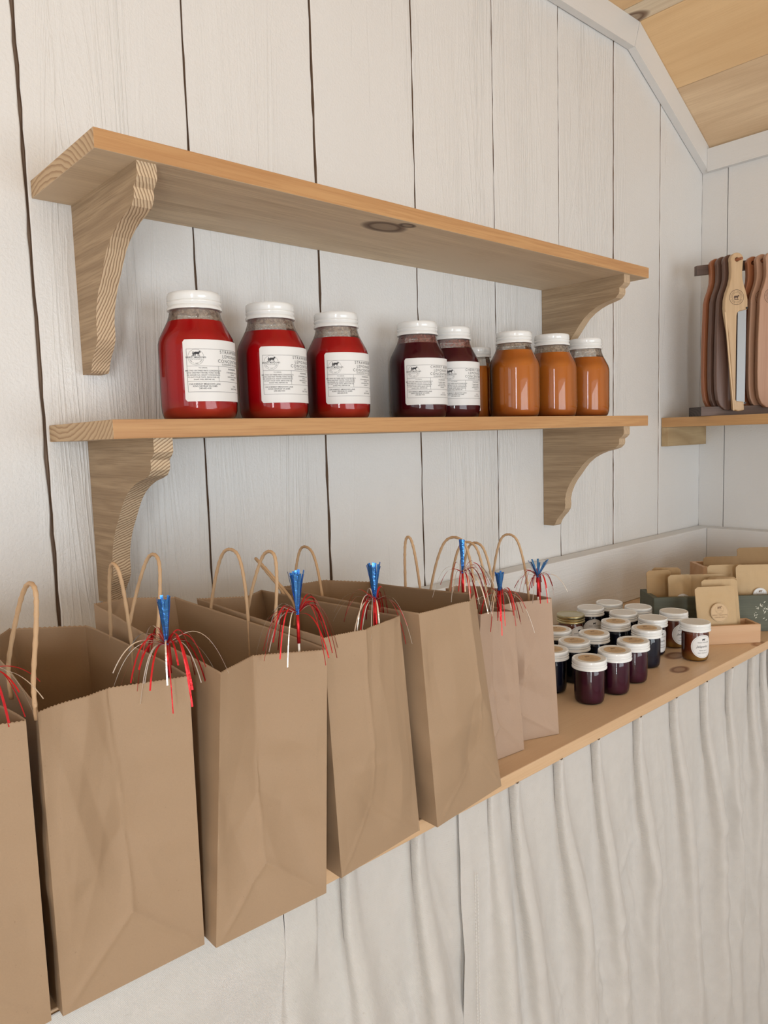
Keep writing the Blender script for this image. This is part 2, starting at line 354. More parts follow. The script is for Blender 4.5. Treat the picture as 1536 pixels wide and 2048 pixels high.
# rake trim on the back wall, eave trim on the right wall, ledge boards over the table
bm = bmesh.new(); T = .019
prism(bm, [(KXL, -T, CZ-.065), (1.7375, -T, CZ-.065), (KX, -T, CZ-.0003), (KXL, -T, CZ-.0003)], (0, T-.0015, 0))
prism(bm, [(1.7378, -T-.001, CZ-.065), (R-.001, -T-.001, EV-.066), (R-.001, -T-.001, EV-.001), (KX, -T-.001, CZ-.001)], (0, T-.0005, 0))
struct('trim_1', bm, [M['paintY']])
bm = bmesh.new(); box(bm, (R-.016, YF, EV-.067), (R-.0005, -T-.0015, EV-.006)); struct('trim_2', bm, [M['paintT']])
ZL = EZ-.2874; ZT = EZ-.4292
bm = bmesh.new(); box(bm, (-1.2, -.045, ZT+.0005), (R-.0005, -.0015, ZL), 0, .002); struct('trim_3', bm, [M['paintY']])
bm = bmesh.new(); box(bm, (R-.045, -1.1, ZT+.0005), (R-.0005, -.0455, ZL), 0, .002); struct('trim_4', bm, [M['paintT']])

# ------------------------------------------------------------------ wall shelves with brackets
def bracket_bm(x0, x1, ztop, h=.2165):
    # profile of the left face: (distance from wall, depth below the shelf); read off a sawn ogee bracket
    P = [(0, 0), (.1985, 0), (.1985, .016), (.194, .021), (.188, .025), (.1885, .032), (.187, .037), (.180, .0435), (.168, .047), (.150, .051), (.135, .0565), (.120, .064), (.106, .0745), (.095, .087),
         (.084, .101), (.074, .113), (.066, .126), (.0595, .141), (.0565, .155), (.0572, .166), (.056, .176), (.050, .185), (.042, .193), (.034, .203), (.030, .2125), (.026, .2155), (0, .2155)]
    bm = bmesh.new(); bmat = 1
    L = [bm.verts.new((x0, -y-.0003, ztop-z)) for y, z in P]; Rr = [bm.verts.new((x1, -y-.0003, ztop-z)) for y, z in P]
    bm.faces.new(L).material_index = 0; bm.faces.new(list(reversed(Rr))).material_index = 0
    n = len(P)
    for i in range(n):
        f = bm.faces.new((L[(i+1) % n], L[i], Rr[i], Rr[(i+1) % n])); f.material_index = 0 if i in (0, n-1) else 1
    bmesh.ops.recalc_face_normals(bm, faces=bm.faces)
    return bm
SX0, SX1, SD, ST = .323, 1.4671, .2054, .0213
def wall_shelf(ztop, label, wts):
    root = empty('wall_shelf', ((SX0+SX1)/2, 0, ztop-ST)); inv = Matrix.Translation(-root.location)
    bm = bmesh.new(); fs = box(bm, (SX0, -SD, ztop-ST), (SX1, -.0002, ztop), 0, .0008)
    for f in bm.faces:
        n = f.normal; f.normal_update(); n = f.normal
        f.material_index = 1 if n.y < -.5 else (2 if abs(n.x) > .5 else 0)
    b = link('board', bm, [M['rough'], M['orange'], M['end_shelf']], root); b.matrix_parent_inverse = inv
    for x0, x1 in ((.371, .3945), (1.381, 1.4045)):
        o = link('bracket', bracket_bm(x0, x1, ztop-ST), [M['bracket'], M['end_bracket']], root); o.matrix_parent_inverse = inv
    # dried sap and saw marks stay in the wood shader
    tag(root, label, 'shelf', 'sawn wood wall shelves on ogee brackets'); return root
ZU = EZ+.3306; ZS = EZ+.0281
wall_shelf(ZU, 'upper empty wooden wall shelf with a dark knot underneath and two curved brackets', 0)
wall_shelf(ZS, 'lower wooden wall shelf on curved brackets carrying the large lemonade jars', 0)

# ------------------------------------------------------------------ printing
def text_bm(txt, size, x, y, align='CENTER', weight=0, space=1., shear=0):
    cu = bpy.data.curves.new('t', 'FONT'); cu.body = txt; cu.size = size; cu.align_x = align; cu.align_y = 'CENTER'; cu.offset = weight; cu.space_character = space; cu.shear = shear
    cu.resolution_u = 3
    o = bpy.data.objects.new('t', cu); COL.objects.link(o)
    dg = bpy.context.evaluated_depsgraph_get(); me = bpy.data.meshes.new_from_object(o.evaluated_get(dg))
    V = [(v.co.x+x, v.co.y+y) for v in me.vertices]; F = [tuple(p.vertices) for p in me.polygons]
    bpy.data.objects.remove(o); bpy.data.curves.remove(cu); bpy.data.meshes.remove(me); return V, F
def rect2(x0, y0, x1, y1, n=1):
    V = []; F = []
    for i in range(n+1):
        xx = x0+(x1-x0)*i/n; V += [(xx, y0), (xx, y1)]
    for i in range(n): F.append((2*i, 2*i+2, 2*i+3, 2*i+1))
    return V, F
def ring2(cx, cy, r0, r1, a0=0, a1=2*PI, n=40):
    V = []; F = []
    for i in range(n+1):
        a = a0+(a1-a0)*i/n; V += [(cx+r0*math.cos(a), cy+r0*math.sin(a)), (cx+r1*math.cos(a), cy+r1*math.sin(a))]
    for i in range(n): F.append((2*i, 2*i+1, 2*i+3, 2*i+2))
    return V, F
def poly2(pts): return list(pts), [tuple(range(len(pts)))]
def arc_text(txt, size, cx, cy, r, a_mid, step, inside=False):
    out = []
    for i, ch in enumerate(txt):
        if ch == ' ': continue
        a = a_mid + ((i-(len(txt)-1)/2)*step)*(1 if inside else -1)
        V, F = text_bm(ch, size, 0, 0); rot = a+PI/2 if inside else a-PI/2
        c, s = math.cos(rot), math.sin(rot)
        out.append(([(cx+r*math.cos(a)+x*c-y*s, cy+r*math.sin(a)+x*s+y*c) for x, y in V], F))
    return out
def cow(cx, cy, s):
    P = [(-10,5),(-8,6.5),(4,6.5),(7,8.5),(8,10),(9,8.5),(11,8.5),(10.5,7),(12,4.5),(11,3.5),(8.5,4),(7,1),(6.5,-1),(6.6,-8),(5.2,-8),(4.6,-2),(3,-2),(2.6,-8),(1.2,-8),(1.4,-1.6),(-4,-1.2),(-5,-3),(-5,-8),(-6.6,-8),(-6.8,-3),(-8.2,-2.5),(-8.8,-8),(-10.2,-8),(-10,0),(-11,-3),(-11.6,-2),(-10.8,3)]
    return poly2([(cx+x*s, cy+y*s) for x, y in reversed(P)])
def farmer(cx, cy, s):
    P = [(-1.2,9),(1.2,9),(1.5,7),(.8,5.6),(2.4,4.4),(4.5,1),(3.6,.4),(2,2.4),(2.2,-2),(2.6,-8),(.7,-8),(0,-2.5),(-.7,-8),(-2.6,-8),(-2.2,-2),(-2,2.4),(-3.6,.4),(-4.5,1),(-2.4,4.4),(-.8,5.6),(-1.5,7)]
    return poly2([(cx+x*s, cy+y*s) for x, y in reversed(P)])
def logo(cx, cy, r, banner=True):
    out = [ring2(cx, cy, r*.975, r, 0, 2*PI), farmer(cx-r*.30, cy+r*.42, r*.036), cow(cx+r*.20, cy+r*.44, r*.037), poly2([(cx-r*.6, cy+r*.12), (cx+r*.6, cy+r*.12), (cx+r*.45, cy+r*.19), (cx-r*.5, cy+r*.19)])]
    if banner: out.append(text_bm('BREEZY MEADOWS', r*.29, cx, cy-r*.02, weight=r*.004))
    out.append(text_bm('CATTLE & FARM', r*.17, cx, cy-r*.26))
    out += arc_text('FARM & FARM STORE', r*.19, cx, cy, r*.80, -PI/2, .155, True)
    return out
LW, LH = .100, .0765
def jar_label_print(flavour, ing):
    S = []; l = .0007
    x0, x1, y0, y1 = .004, LW-.004, .0115, .0645
    for a in ((x0, y0, x1, y0+.00035), (x0, y1, x1, y1+.00035), (x0, .0245, x1, .02485), (x0, .0435, x1, .04385)): S.append(rect2(*a, n=24))
    for a in ((x0, y0, x0+.00035, y1), (x1-.00035, y0, x1, y1), (.0435, .0247, .04385, .0436)): S.append(rect2(*a))
    S += logo(.0155, .0545, .0098)
    for i, (tx, sz) in enumerate(((flavour, .0058), ('LEMONADE', .0058), ('CONCENTRATE', .0058))): S.append(text_bm(tx, sz, .068, .0615-.0057*i, space=1.25))
    S.append(text_bm('SUNSHINE IN A GLASS', .0033, .068, .0461, space=1.15))
    S.append(text_bm('TO DRINK', .0023, .0235, .0413))
    for i, tx in enumerate(('MIX TWO OR THREE PARTS CONCENTRATE', 'WITH ONE PART WATER, TONIC WATER,', 'OR GINGER ALE. ADJUST CONCENTRATE', 'TO SUIT YOUR TASTE. SERVE OVER ICE.', 'SHAKE WELL BEFORE USE')): S.append(text_bm(tx, .00225, .0245, .0378-.0027*i, weight=.00003))
    S.append(text_bm('INGREDIENTS', .0030, .069, .0405))
    for i, tx in enumerate(ing): S.append(text_bm(tx, .0024, .069, .0364-.0028*i))
    for i, tx in enumerate(('15414 BREEZY MEADOWS LANE', 'KING GEORGE VA 22485', '240-682-4181')): S.append(text_bm(tx, .0028, .0255, .0213-.0027*i, weight=.00003))
    for i, tx in enumerate(('32 OZ', 'BATCH 05.20')): S.append(text_bm(tx, .0028, .072, .0190-.0032*i))
    return S
def bent(S, R_, z0, a0, off):
    bm = bmesh.new()
    for V, F in S:
        vs = [bm.verts.new(((R_+off)*math.cos(a0+x/R_), (R_+off)*math.sin(a0+x/R_), z0+y)) for x, y in V]
        for f in F:
            try: bm.faces.new([vs[i] for i in f])
            except Exception: pass
    return bm
def flat(S, z, k=1.):
    bm = bmesh.new()
    for V, F in S:
        vs = [bm.verts.new((x, y, z)) for x, y in V]
        for f in F:
            try: bm.faces.new([vs[i] for i in f])
            except Exception: pass
    return bm
def label_panel(R_, z0, a0, w, h, off, rad=.003):
    bm = bmesh.new(); n = 40; prev = None
    for i in range(n+1):
        x = w*i/n; e = min(x, w-x); c = 0 if e >= rad else rad-math.sqrt(max(0, rad*rad-(rad-e)**2))
        a = a0+x/R_; p = [bm.verts.new(((R_+off)*math.cos(a), (R_+off)*math.sin(a), z)) for z in (z0+c, z0+h-c)] + [bm.verts.new(((R_+off-.0002)*math.cos(a), (R_+off-.0002)*math.sin(a), z)) for z in (z0+c, z0+h-c)]
        if prev:
            bm.faces.new((prev[0], p[0], p[1], prev[1])); bm.faces.new((prev[3], p[3], p[2], prev[2])); bm.faces.new((prev[1], p[1], p[3], prev[3])); bm.faces.new((prev[2], p[2], p[0], prev[0]))
        prev = p
    return bm

# ------------------------------------------------------------------ large lemonade jars on the lower shelf
JR = .049
JP = [(.0385, 0), (.0425, .001), (.0462, .005), (.0484, .012), (JR, .022), (JR, .093), (.0487, .099), (.0470, .106), (.0438, .1125), (.0398, .120), (.0362, .127), (.0336, .134), (.0322, .140), (.0320, .150)]
def lid_bm(r, z0, h, n=120, knurl=.0003):
    bm = bmesh.new()
    prof = [(r*.965, z0), (r*1.005, z0), (r*1.012, z0+h*.10), (r*.985, z0+h*.20), (r*.955, z0+h*.27), (r*.975, z0+h*.33), (r*1.0, z0+h*.40), (r*.998, z0+h*.47), (r*.962, z0+h*.52), (r*.985, z0+h*.58), (r*.985, z0+h*.86), (r*.975, z0+h*.95), (r*.945, z0+h), (r*.90, z0+h*.985), (r*.86, z0+h*.955), (r*.5, z0+h*.955)]
    lathe(bm, prof, n, lambda k, i, rr: rr+(knurl if i % 2 and k in (8, 9) else 0)); return bm
def jar_parts(root, prof, liq, lv, sc=1,  lid_r=.0347, lid_z=.1415, lid_h=.0215, gm='glass'):
    bm = bmesh.new(); lathe(bm, [(r*sc, z*sc) for r, z in prof], 64, cap1=False); g = link('glass', bm, M[gm], root, True, 40)
    inner = [(max(.002, r*sc-.0009), max(.0012, z*sc)) for r, z in prof if z*sc < lv]
    # level ring
    for (r0, z0), (r1, z1) in zip(prof, prof[1:]):
        if z0*sc < lv <= z1*sc: rr = (r0+(r1-r0)*(lv/sc-z0)/(z1-z0))*sc-.0009
    bm = bmesh.new(); lathe(bm, inner+[(rr, lv)], 64); link('contents', bm, M[liq], root, True, 40)
    bm = lid_bm(lid_r*sc, lid_z*sc, lid_h*sc); link('lid', bm, M['lid'], root, True, 50)
    return rr
def big_jar(name, x, y, liq, lv, label, flav=None, ing=None, phi=0, foamy=None, sc=1, group=None, grp=None):
    root = empty(name, (x, y, ZS+.0003)); jar_parts(root, JP, liq, lv, sc)
    if foamy:
        bm = bmesh.new(); prof = [(r*sc-.0006, z*sc) for r, z in JP if lv-.001 < z*sc < .1405*sc]; lathe(bm, prof, 48, cap0=False, cap1=False); link('foam_ring', bm, M[foamy], root, True)
    if flav:
        cam_a = math.atan2(-1-y, 0-x); a0 = cam_a+math.radians(phi)   # seam angle measured from the side facing the room
        lb = link('label', label_panel(JR, .0235, a0, LW, LH, .0005), M['label'], root, True, 30); lb['label'] = 'white printed label'
        pr = link('printing', bent(PRINT[flav], JR, .0235, a0, .00062), M['ink'], lb)
    return tag(root, label, 'jar', grp)
PRINT = {'STRAWBERRY': jar_label_print('STRAWBERRY', ('STRAWBERRIES, SUGAR,', 'LEMONS', 'REFRIGERATE AFTER', 'OPENING')), 'CHERRY BERRY': jar_label_print('CHERRY BERRY', ('CHERRIES, BERRIES,', 'SUGAR, LEMONS', 'REFRIGERATE AFTER', 'OPENING'))}
gs = 'strawberry lemonade jars'; gc = 'cherry berry lemonade jars'; go = 'orange lemonade jars'
big_jar('lemonade_jar', .482, -.105, 'strawberry', .1275, 'large red strawberry lemonade jar, closest to the left end of the lower shelf', 'STRAWBERRY', phi=-20, grp=gs, foamy='foam_pale')
big_jar('lemonade_jar', .6075, -.092, 'strawberry', .1245, 'large red strawberry lemonade jar, middle one of the three red jars', 'STRAWBERRY', phi=-20, grp=gs, foamy='foam_pale')
big_jar('lemonade_jar', .737, -.080, 'strawberry', .1250, 'large red strawberry lemonade jar, the red jar nearest the dark purple jars', 'STRAWBERRY', phi=-23, grp=gs, foamy='foam_pale')
big_jar('lemonade_jar', .912, -.082, 'cherry', .1275, 'large dark purple cherry berry lemonade jar standing in front of its twin', 'CHERRY BERRY', phi=-27, grp=gc, foamy='foam')
big_jar('lemonade_jar', 1.0135, -.068, 'cherry', .1255, 'large dark purple cherry berry lemonade jar, right one beside the orange jars', 'CHERRY BERRY', phi=-24, grp=gc, foamy='foam')
big_jar('lemonade_jar', 1.1283, -.119, 'peach', .1240, 'large unlabelled orange lemonade jar in front of the small orange jar', grp=go, foamy='foam_pale', sc=.965)
big_jar('lemonade_jar', 1.2640, -.108, 'peach', .1275, 'large unlabelled orange lemonade jar, middle one of the three big orange jars', grp=go, foamy='foam_pale')
big_jar('lemonade_jar', 1.388, -.105, 'peach', .1240, 'large unlabelled orange lemonade jar at the right end of the shelf', grp=go, foamy='foam_pale')
root = empty('small_lemonade_jar', (1.1225, -.0362, ZS+.0003))
jar_parts(root, [(r*.69, z*.84) for r, z in JP], 'peach', .102, 1, .0250, .1188, .0185)
tag(root, 'smaller orange jar half hidden behind the big orange lemonade jars', 'jar')

# ------------------------------------------------------------------ table board and curtains
TT = .0172; TY = .4292
bm = bmesh.new(); box(bm, (-1.2, -TY, ZT-TT), (R-.0005, -.0015, ZT), 0, .0012)
for f in bm.faces:
    f.normal_update()
    if f.normal.y < -.5: f.material_index = 1
tb = empty('table_counter', (.47, -.2, 0)); inv = Matrix.Translation(-tb.location)
M['table_edge'] = wood('table_edge_pine', (.66, .45, .27), (.54, .33, .17), 'X', 30, 9, .4, .45, contrast=.4, bumpy=.08)
o = link('table_top', bm, [M['table'], M['table_edge']], tb); o.matrix_parent_inverse = inv
for lx in (-1.15, .45, 2.05):
    for ly in (-.35, -.06):
        bm = bmesh.new(); box(bm, (lx, ly, 0), (lx+.06, ly+.04, ZT-TT)); o = link('leg', bm, M['rough'], tb); o.matrix_parent_inverse = inv
tag(tb, 'long pine counter board along the wall behind the pleated curtain', 'table')
def curtain(name, x0, x1, pleats, ybase, label, seed, wrap=None):
    """pleats: (x at top, x at floor, height, width)"""
    NX = int((x1-x0)/.0016); NZ = 130; zt = ZT-TT+.0002; zb = .035
    bm = bmesh.new(); rows = []
    for j in range(NZ+1):
        t = max(0, (j-6)/(NZ-6)); z = zt+(zb-zt)*t; row = []
        for i in range(NX+1):
            x = x0+(x1-x0)*i/NX; y = 0; dx = 0
            for (xa, xb, h, w) in pleats:
                xc = xa+(xb-xa)*t**1.1+.006*noise.noise(Vector((xa*9, z*5, seed)))*min(1, t*3); ww = w*(1+4.6*t**.7); u = (x-xc)/ww
                if abs(x-xc) < .2:
                    k = .5+.5*noise.noise(Vector((xa*23, seed, 1))); lo_ = .08+.5*max(0, k)
                    w0 = w*(1+2.2*t); u = (x-xc)/w0
                    s = math.exp(-(u*3.0)**2) if u < 0 else math.exp(-(max(0, u)*.9)**1.6)
                    hh = h*.8*math.exp(-t/lo_*1.1)
                    y += hh*s; dx -= min(hh*1.1, w0*1.0)*math.exp(-((u+.05)*2.2)**2)
                    v = (x-xc-.006)/(.014+.040*t**.8); sm = min(1, t/.35); sm = sm*sm*(3-2*sm)
                    y += (.021+.018*k)*sm*(math.exp(-(v*1.9)**2) if v < 0 else math.exp(-(v*.95)**2))
            a = min(1, t*2.5)
            y += a*(.0085*noise.noise(Vector((x*6+seed, z*1.1, 2)))+.004*noise.noise(Vector((x*15+z*3, z*1.6, seed))))
            for fx, fz, am, ph in ((15, 2.4, .0045, 5), (11, 4.5, .0035, 9), (26, 4, .0014, 13)):
                q = noise.noise(Vector((x*fx+z*ph*.6*(1 if ph != 9 else -1.6), z*fz, seed+ph)))
                y += min(1, t*3)*am*max(0, .22-abs(q))/.22*(.5+.5*noise.noise(Vector((x*4, z*2.5, ph))))*1.6
            y += min(1, t*6)*.0006*noise.noise(Vector((x*60, z*30, seed)))
            if wrap is not None and x < wrap:
                y += .0140*(1-min(1, max(0, (t-.008)/.03)))**1 if False else 0
            zz = z; yy = ybase-max(-.003, y)
            if wrap is not None:
                k = min(1, max(0, (wrap-x)/.012)); lift = (6-j)/6*(TT-.0022)*k if j < 6 else 0; zz += lift
                yy = min(yy, yy*(1-k)+(min(yy, -.4304))*k) if t < .06 else min(yy, yy+(min(yy, -.4304)-yy)*k*max(0, 1-(t-.06)/.1))
            row.append(bm.verts.new((x+dx, yy, zz)))
        rows.append(row)
    for p, q in zip(rows, rows[1:]):
        for i in range(NX): bm.faces.new((p[i], q[i], q[i+1], p[i+1]))
    o = link(name, bm, M['cloth'], None, True)
    md = o.modifiers.new('thickness', 'SOLIDIFY'); md.thickness = .0011; md.offset = 1
    return tag(o, label, 'curtain', 'pleated curtains under the counter')
right_pl = [(.690, .700, 0.0090, 0.0095), (.7302, .80, 0.0195, 0.0071), (.8268, .895, 0.0195, 0.0071), (.9198, .985, 0.0195, 0.0071), (1.0392, 1.07, 0.0195, 0.0076), (1.1547, 1.235, 0.0195, 0.0076), (1.2668, 1.31, 0.0195, 0.0081), (1.3715, 1.37, 0.0195, 0.0081), (1.4735, 1.455, 0.0180, 0.0076), (1.53, 1.51, 0.0150, 0.0076)]
left_pl = [(-1.1, -1.1, 0.0165, 0.0095), (-1.0, -.98, 0.0165, 0.0095), (-.88, -.86, 0.0165, 0.0095), (-.76, -.77, 0.0165, 0.0095), (-.63, -.62, 0.0165, 0.0095), (-.51, -.5, 0.0165, 0.0095), (-.4, -.38, 0.0165, 0.0095), (-.28, -.27, 0.0165, 0.0095), (-.17, -.15, 0.0165, 0.0095), (-.05, -.04, 0.0165, 0.0095),
           (.372, .385, 0.0090, 0.0076), (.4555, .49, 0.0180, 0.0081), (.5579, .60, 0.0195, 0.0076)]
curtain('curtain', .628, 1.545, right_pl, -.4165, 'right hand white canvas curtain under the jam jars, with neat pinch pleats', 3)
cl = curtain('curtain', -1.19, .668, left_pl, -.4120, 'left hand white canvas curtain below the paper gift bags', 11, wrap=.415)
bm = bmesh.new()
for off in (.004, .0085):
    for j in range(150):
        z = ZT-.11-j*.0046; x = .655-off
        box(bm, (x-.0004, -.4255, z-.0014), (x+.0004, -.4245, z+.0014))
link('hem_stitching', bm, M['thread'], cl)

# ------------------------------------------------------------------ paper gift bags
def dshape(u, uc): return u/uc if u < uc else (1-u)/(1-uc)
def build_bag(name, B, Tt, mat, label, seed, front, back=(.5, .02, .012), left=(.5, .0, .0), right=(.5, .0, .0), handles=(), rim=None, t0=None, group='kraft paper gift bags in a row'):
    """B: bottom corners FL,FR,BR,BL (x,y); Tt: top corners (x,y,z rel. to the eye)"""
    cx = sum(p[0] for p in B)/4; cy = sum(p[1] for p in B)/4
    root = empty(name, (cx, cy, ZT)); inv = Matrix.Translation(-root.location)
    bot = [Vector((p[0], p[1], ZT+.0006)) for p in B]; top = [Vector((p[0], p[1], p[2]+EZ)) for p in Tt]
    hgt = sum(p.z for p in top)/4-ZT
    bm = bmesh.new(); NT_ = 105; frnd = random.Random(int(seed*10)); cent = sum(bot, Vector())/4
    folds = {}
    for kd, cnt in (('front', 5), ('side', 4), ('back', 4)):
        L_ = []
        for _ in range(cnt):
            an = frnd.choice((frnd.uniform(-.35, .35), frnd.uniform(-1.2, 1.2)))
            L_.append((frnd.uniform(.1, .9), frnd.uniform(.15, .95), math.cos(an), math.sin(an), frnd.uniform(.10, .3), frnd.uniform(.4, 1.0), frnd.choice((-1, 1))*frnd.uniform(.0015, .0050)))
        folds[kd] = L_
    def panel(i0, i1, n, crease, kind):
        uc, at, am = crease; grid = []
        for j in range(NT_+1):
            t = j/NT_; row = []
            L = bot[i0].lerp(top[i0], t); Rr = bot[i1].lerp(top[i1], t)
            w = (bot[i1]-bot[i0]).length; nrm = (Rr-L).cross(Vector((0, 0, 1))).normalized()
            if nrm.dot(((L+Rr)/2-cent)) < 0: nrm.negate()
            tt0 = (w*.5/hgt) if kind != 'side' else .0
            for i in range(n+1):
                u = i/n; p = L.lerp(Rr, u); te = dshape(u, uc)
                edge = min(1, 12*u*(1-u)); d = 0
                if kind != 'side':
                    g = max(0, t/tt0-te)/1.15; g = min(1, g); A = 1.7*(am+(at-am)*max(0, (t-.25)/.75)**1.3)
                    d += A*te*g
                    # flat-fold line across the gusset a third of the way up
                    d += .0016*te*math.exp(-abs(t-.42)*26)
                    uu = abs(u-uc-.02*math.sin(t*5+seed)) if t > tt0*te else 9
                    d += .0010*math.exp(-(uu/.018)**2)*min(1, max(0, t-tt0*.8)*8)          # worn centre crease
                    d += .0010*math.exp(-((t-tt0*te)/.016)**2)*min(1, te*4)                # triangular base fold
                else:
                    d += (am+(at-am)*t)*math.sin(PI*te/1*.5)*min(1, t*2)
                q = Vector((p.x*9+seed, p.y*9, p.z*9)); n1 = noise.noise(q*1.0); n2 = noise.noise(q*2.3+Vector((5, 1, 2))); n3 = noise.noise(Vector((p.x*40+seed, p.y*40, p.z*18)))
                
                d += edge*min(1, t*5)*(.0036*n1+.0012*n2+.00025*n3) + edge*min(1, t*6)*sum(a_*max(0, 1-abs((u-u_)*c_+(t-t_)*1.9*s_)/w_)*max(0, 1-abs((t-t_)*1.9*c_-(u-u_)*s_)/l_) for (u_, t_, c_, s_, w_, l_, a_) in folds[kind])
                z = 0
                if rim and kind in rim: z = rim[kind](u)*max(0, (t-.75)/.25)**1.5
                if j == NT_ and i % 2 and kind in ('front', 'back'): z -= .0009
                d += (.0012*noise.noise(Vector((0, 0, t*9+seed+i0))) if 0 < i < n else 0)
                row.append((p+nrm*d+Vector((0, 0, z))))
            grid.append(row)
        return grid
    N = (84, 40, 60, 40); names = ('front', 'side', 'back', 'side')
    gs_ = [panel(0, 1, N[0], front, 'front'), panel(1, 2, N[1], right, 'side'), panel(2, 3, N[2], back, 'back'), panel(3, 0, N[3], left, 'side')]
    ring = []
    for j in range(NT_+1):
        r = []
        for g in gs_: r += g[j][:-1]
        ring.append([bm.verts.new(p) for p in r])
    n = len(ring[0])
    for a, b in zip(ring, ring[1:]):
        for i in range(n): bm.faces.new((a[i], a[(i+1) % n], b[(i+1) % n], b[i]))
    bm.faces.new(list(reversed(ring[0])))
    bmesh.ops.recalc_face_normals(bm, faces=bm.faces)
    body = link('paper_body', bm, M[mat], root, True, 24); body.matrix_parent_inverse = inv
    md = body.modifiers.new('thickness', 'SOLIDIFY'); md.thickness = .0005; md.offset = -1
    for (a, tp, b, lean) in handles:
        a, tp, b = (Vector(q)+Vector((0, 0, EZ)) for q in (a, tp, b)); dn = Vector((0, 0, -.028))
        ma = a.lerp(tp, .62)+(a-b)*.17; mb = b.lerp(tp, .62)+(b-a)*.17
        P = [a+dn, a, ma, tp+(a-b)*.16-Vector((0, 0, .003)), tp+(b-a)*.16-Vector((0, 0, .003)), mb, b, b+dn]
        hb = bmesh.new(); pts = catmull(P, 9); k = len(pts); rr = []
        tube(hb, pts, lambda s: .00175+.00022*math.sin(s*150), 9)
        h = link('handle', hb, M['rope'], root, True); h.matrix_parent_inverse = inv
    return tag(root, label, 'gift bag', group)
BAGS = {}
Z = 0
H0 = (0, 0, 0)
build_bag('gift_bag', [(.030, -.442), (.1504, -.440), (.148, -.235), (.030, -.235)], [(.030, -.442, -.190), (.149, -.4425, -.1935), (.118, -.25, -.185), (.030, -.25, -.178)], 'kraft', 'brown kraft gift bag cut by the left edge of the photo', 2.2, (.5, -.012, -.004),
    handles=[])
build_bag('gift_bag', [(.1580, -.4422), (.2752, -.4450), (.272, -.245), (.162, -.243)], [(.1565, -.4457, -.1890), (.2755, -.4450, -.1912), (.2690, -.2330, -.1835), (.170, -.262, -.176)], 'kraft', 'brown kraft gift bag, first whole one from the left, deep open top', 5.7, (.49, -.010, -.010), back=(.5, .030, .012), right=(.5, .004, .0),
    handles=[((.158, -.3737, -.170), (.160, -.440, -.0965), (.158, -.4376+.002, -.170), (0, 0, 0)), ((.2745, -.2852, -.188), (.262, -.338, -.108), (.2755, -.3332, -.196), (0, 0, 0))])
build_bag('gift_bag', [(.2800, -.4560), (.3943, -.4614), (.392, -.235), (.286, -.225)], [(.2985, -.4560, -.1915), (.4065, -.4616, -.1937), (.385, -.200, -.1775), (.2915, -.199, -.1695)], 'kraft', 'brown kraft gift bag, second whole one from the left, with a sharp lit front edge', 9.1, (.43, -.016, -.010), back=(.5, .010, .008), left=(.5, .003, 0), right=(.5, .002, 0),
    handles=[((.294, -.2844, -.182), (.310, -.3154, -.1075), (.296, -.3428, -.187), H0), ((.392, -.2679, -.196), (.398, -.3104, -.114), (.398, -.3396, -.198), H0)])
build_bag('gift_bag', [(.4190, -.4538), (.5356, -.4450), (.53, -.235), (.42, -.235)], [(.4085, -.4538, -.1850), (.5150, -.4450, -.1850), (.500, -.205, -.1875), (.405, -.215, -.181)], 'kraft', 'brown kraft gift bag in the middle of the row, third whole one from the left', 14.4, (.42, .006, .008), back=(.45, -.015, .0), left=(.5, .003, 0),
    handles=[((.412, -.315, -.184), (.418, -.3542, -.1140), (.410, -.372, -.184), H0), ((.5, -.275, -.195), (.49, -.215, -.1445), (.508, -.245, -.192), H0)])
build_bag('gift_bag', [(.5537, -.4543), (.6783, -.4428), (.665, -.225), (.556, -.225)], [(.5335, -.4543, -.1845), (.6355, -.4428, -.1822), (.655, -.235, -.197), (.533, -.196, -.190)], 'kraft', 'brown kraft gift bag with a peaked front corner, last of the tall ones', 18.9, (.70, .010, .011), back=(.42, .020, .01), left=(.5, .004, 0), right=(.5, -.008, 0),
    handles=[((.548, -.208, -.198), (.556, -.228, -.1375), (.548, -.270, -.205), H0), ((.650, -.312, -.200), (.655, -.315, -.129), (.650, -.340, -.200), H0)])
g2 = 'small pinkish paper gift bags beside the jam jars'
build_bag('small_gift_bag', [(.692, -.388), (.7828, -.3975), (.778, -.27), (.700, -.26)], [(.7010, -.3950, -.2265), (.7630, -.3985, -.2330), (.752, -.285, -.226), (.705, -.275, -.224)], 'kraft2', 'small pinkish kraft gift bag squeezed between the tall bags and the end bag', 23.3, (.5, -.006, -.008), back=(.5, .01, .0),
    handles=[((.705, -.300, -.222), (.710, -.345, -.134), (.712, -.378, -.222), H0), ((.748, -.298, -.222), (.752, -.331, -.146), (.756, -.360, -.225), H0)], group=g2)
build_bag('small_gift_bag', [(.7880, -.372), (.8597, -.4003), (.852, -.27), (.793, -.25)], [(.7740, -.372, -.2300), (.8444, -.4003, -.2290), (.842, -.275, -.228), (.778, -.262, -.223)], 'kraft2', 'small pinkish kraft gift bag at the right end of the row, beside the jam jars', 28.1, (.24, -.004, -.008), back=(.5, .01, .0),
    handles=[((.780, -.292, -.220), (.775, -.325, -.150), (.782, -.350, -.222), H0), ((.836, -.3010, -.226), (.840, -.3311, -.1455), (.840, -.3644, -.227), H0)], group=g2)

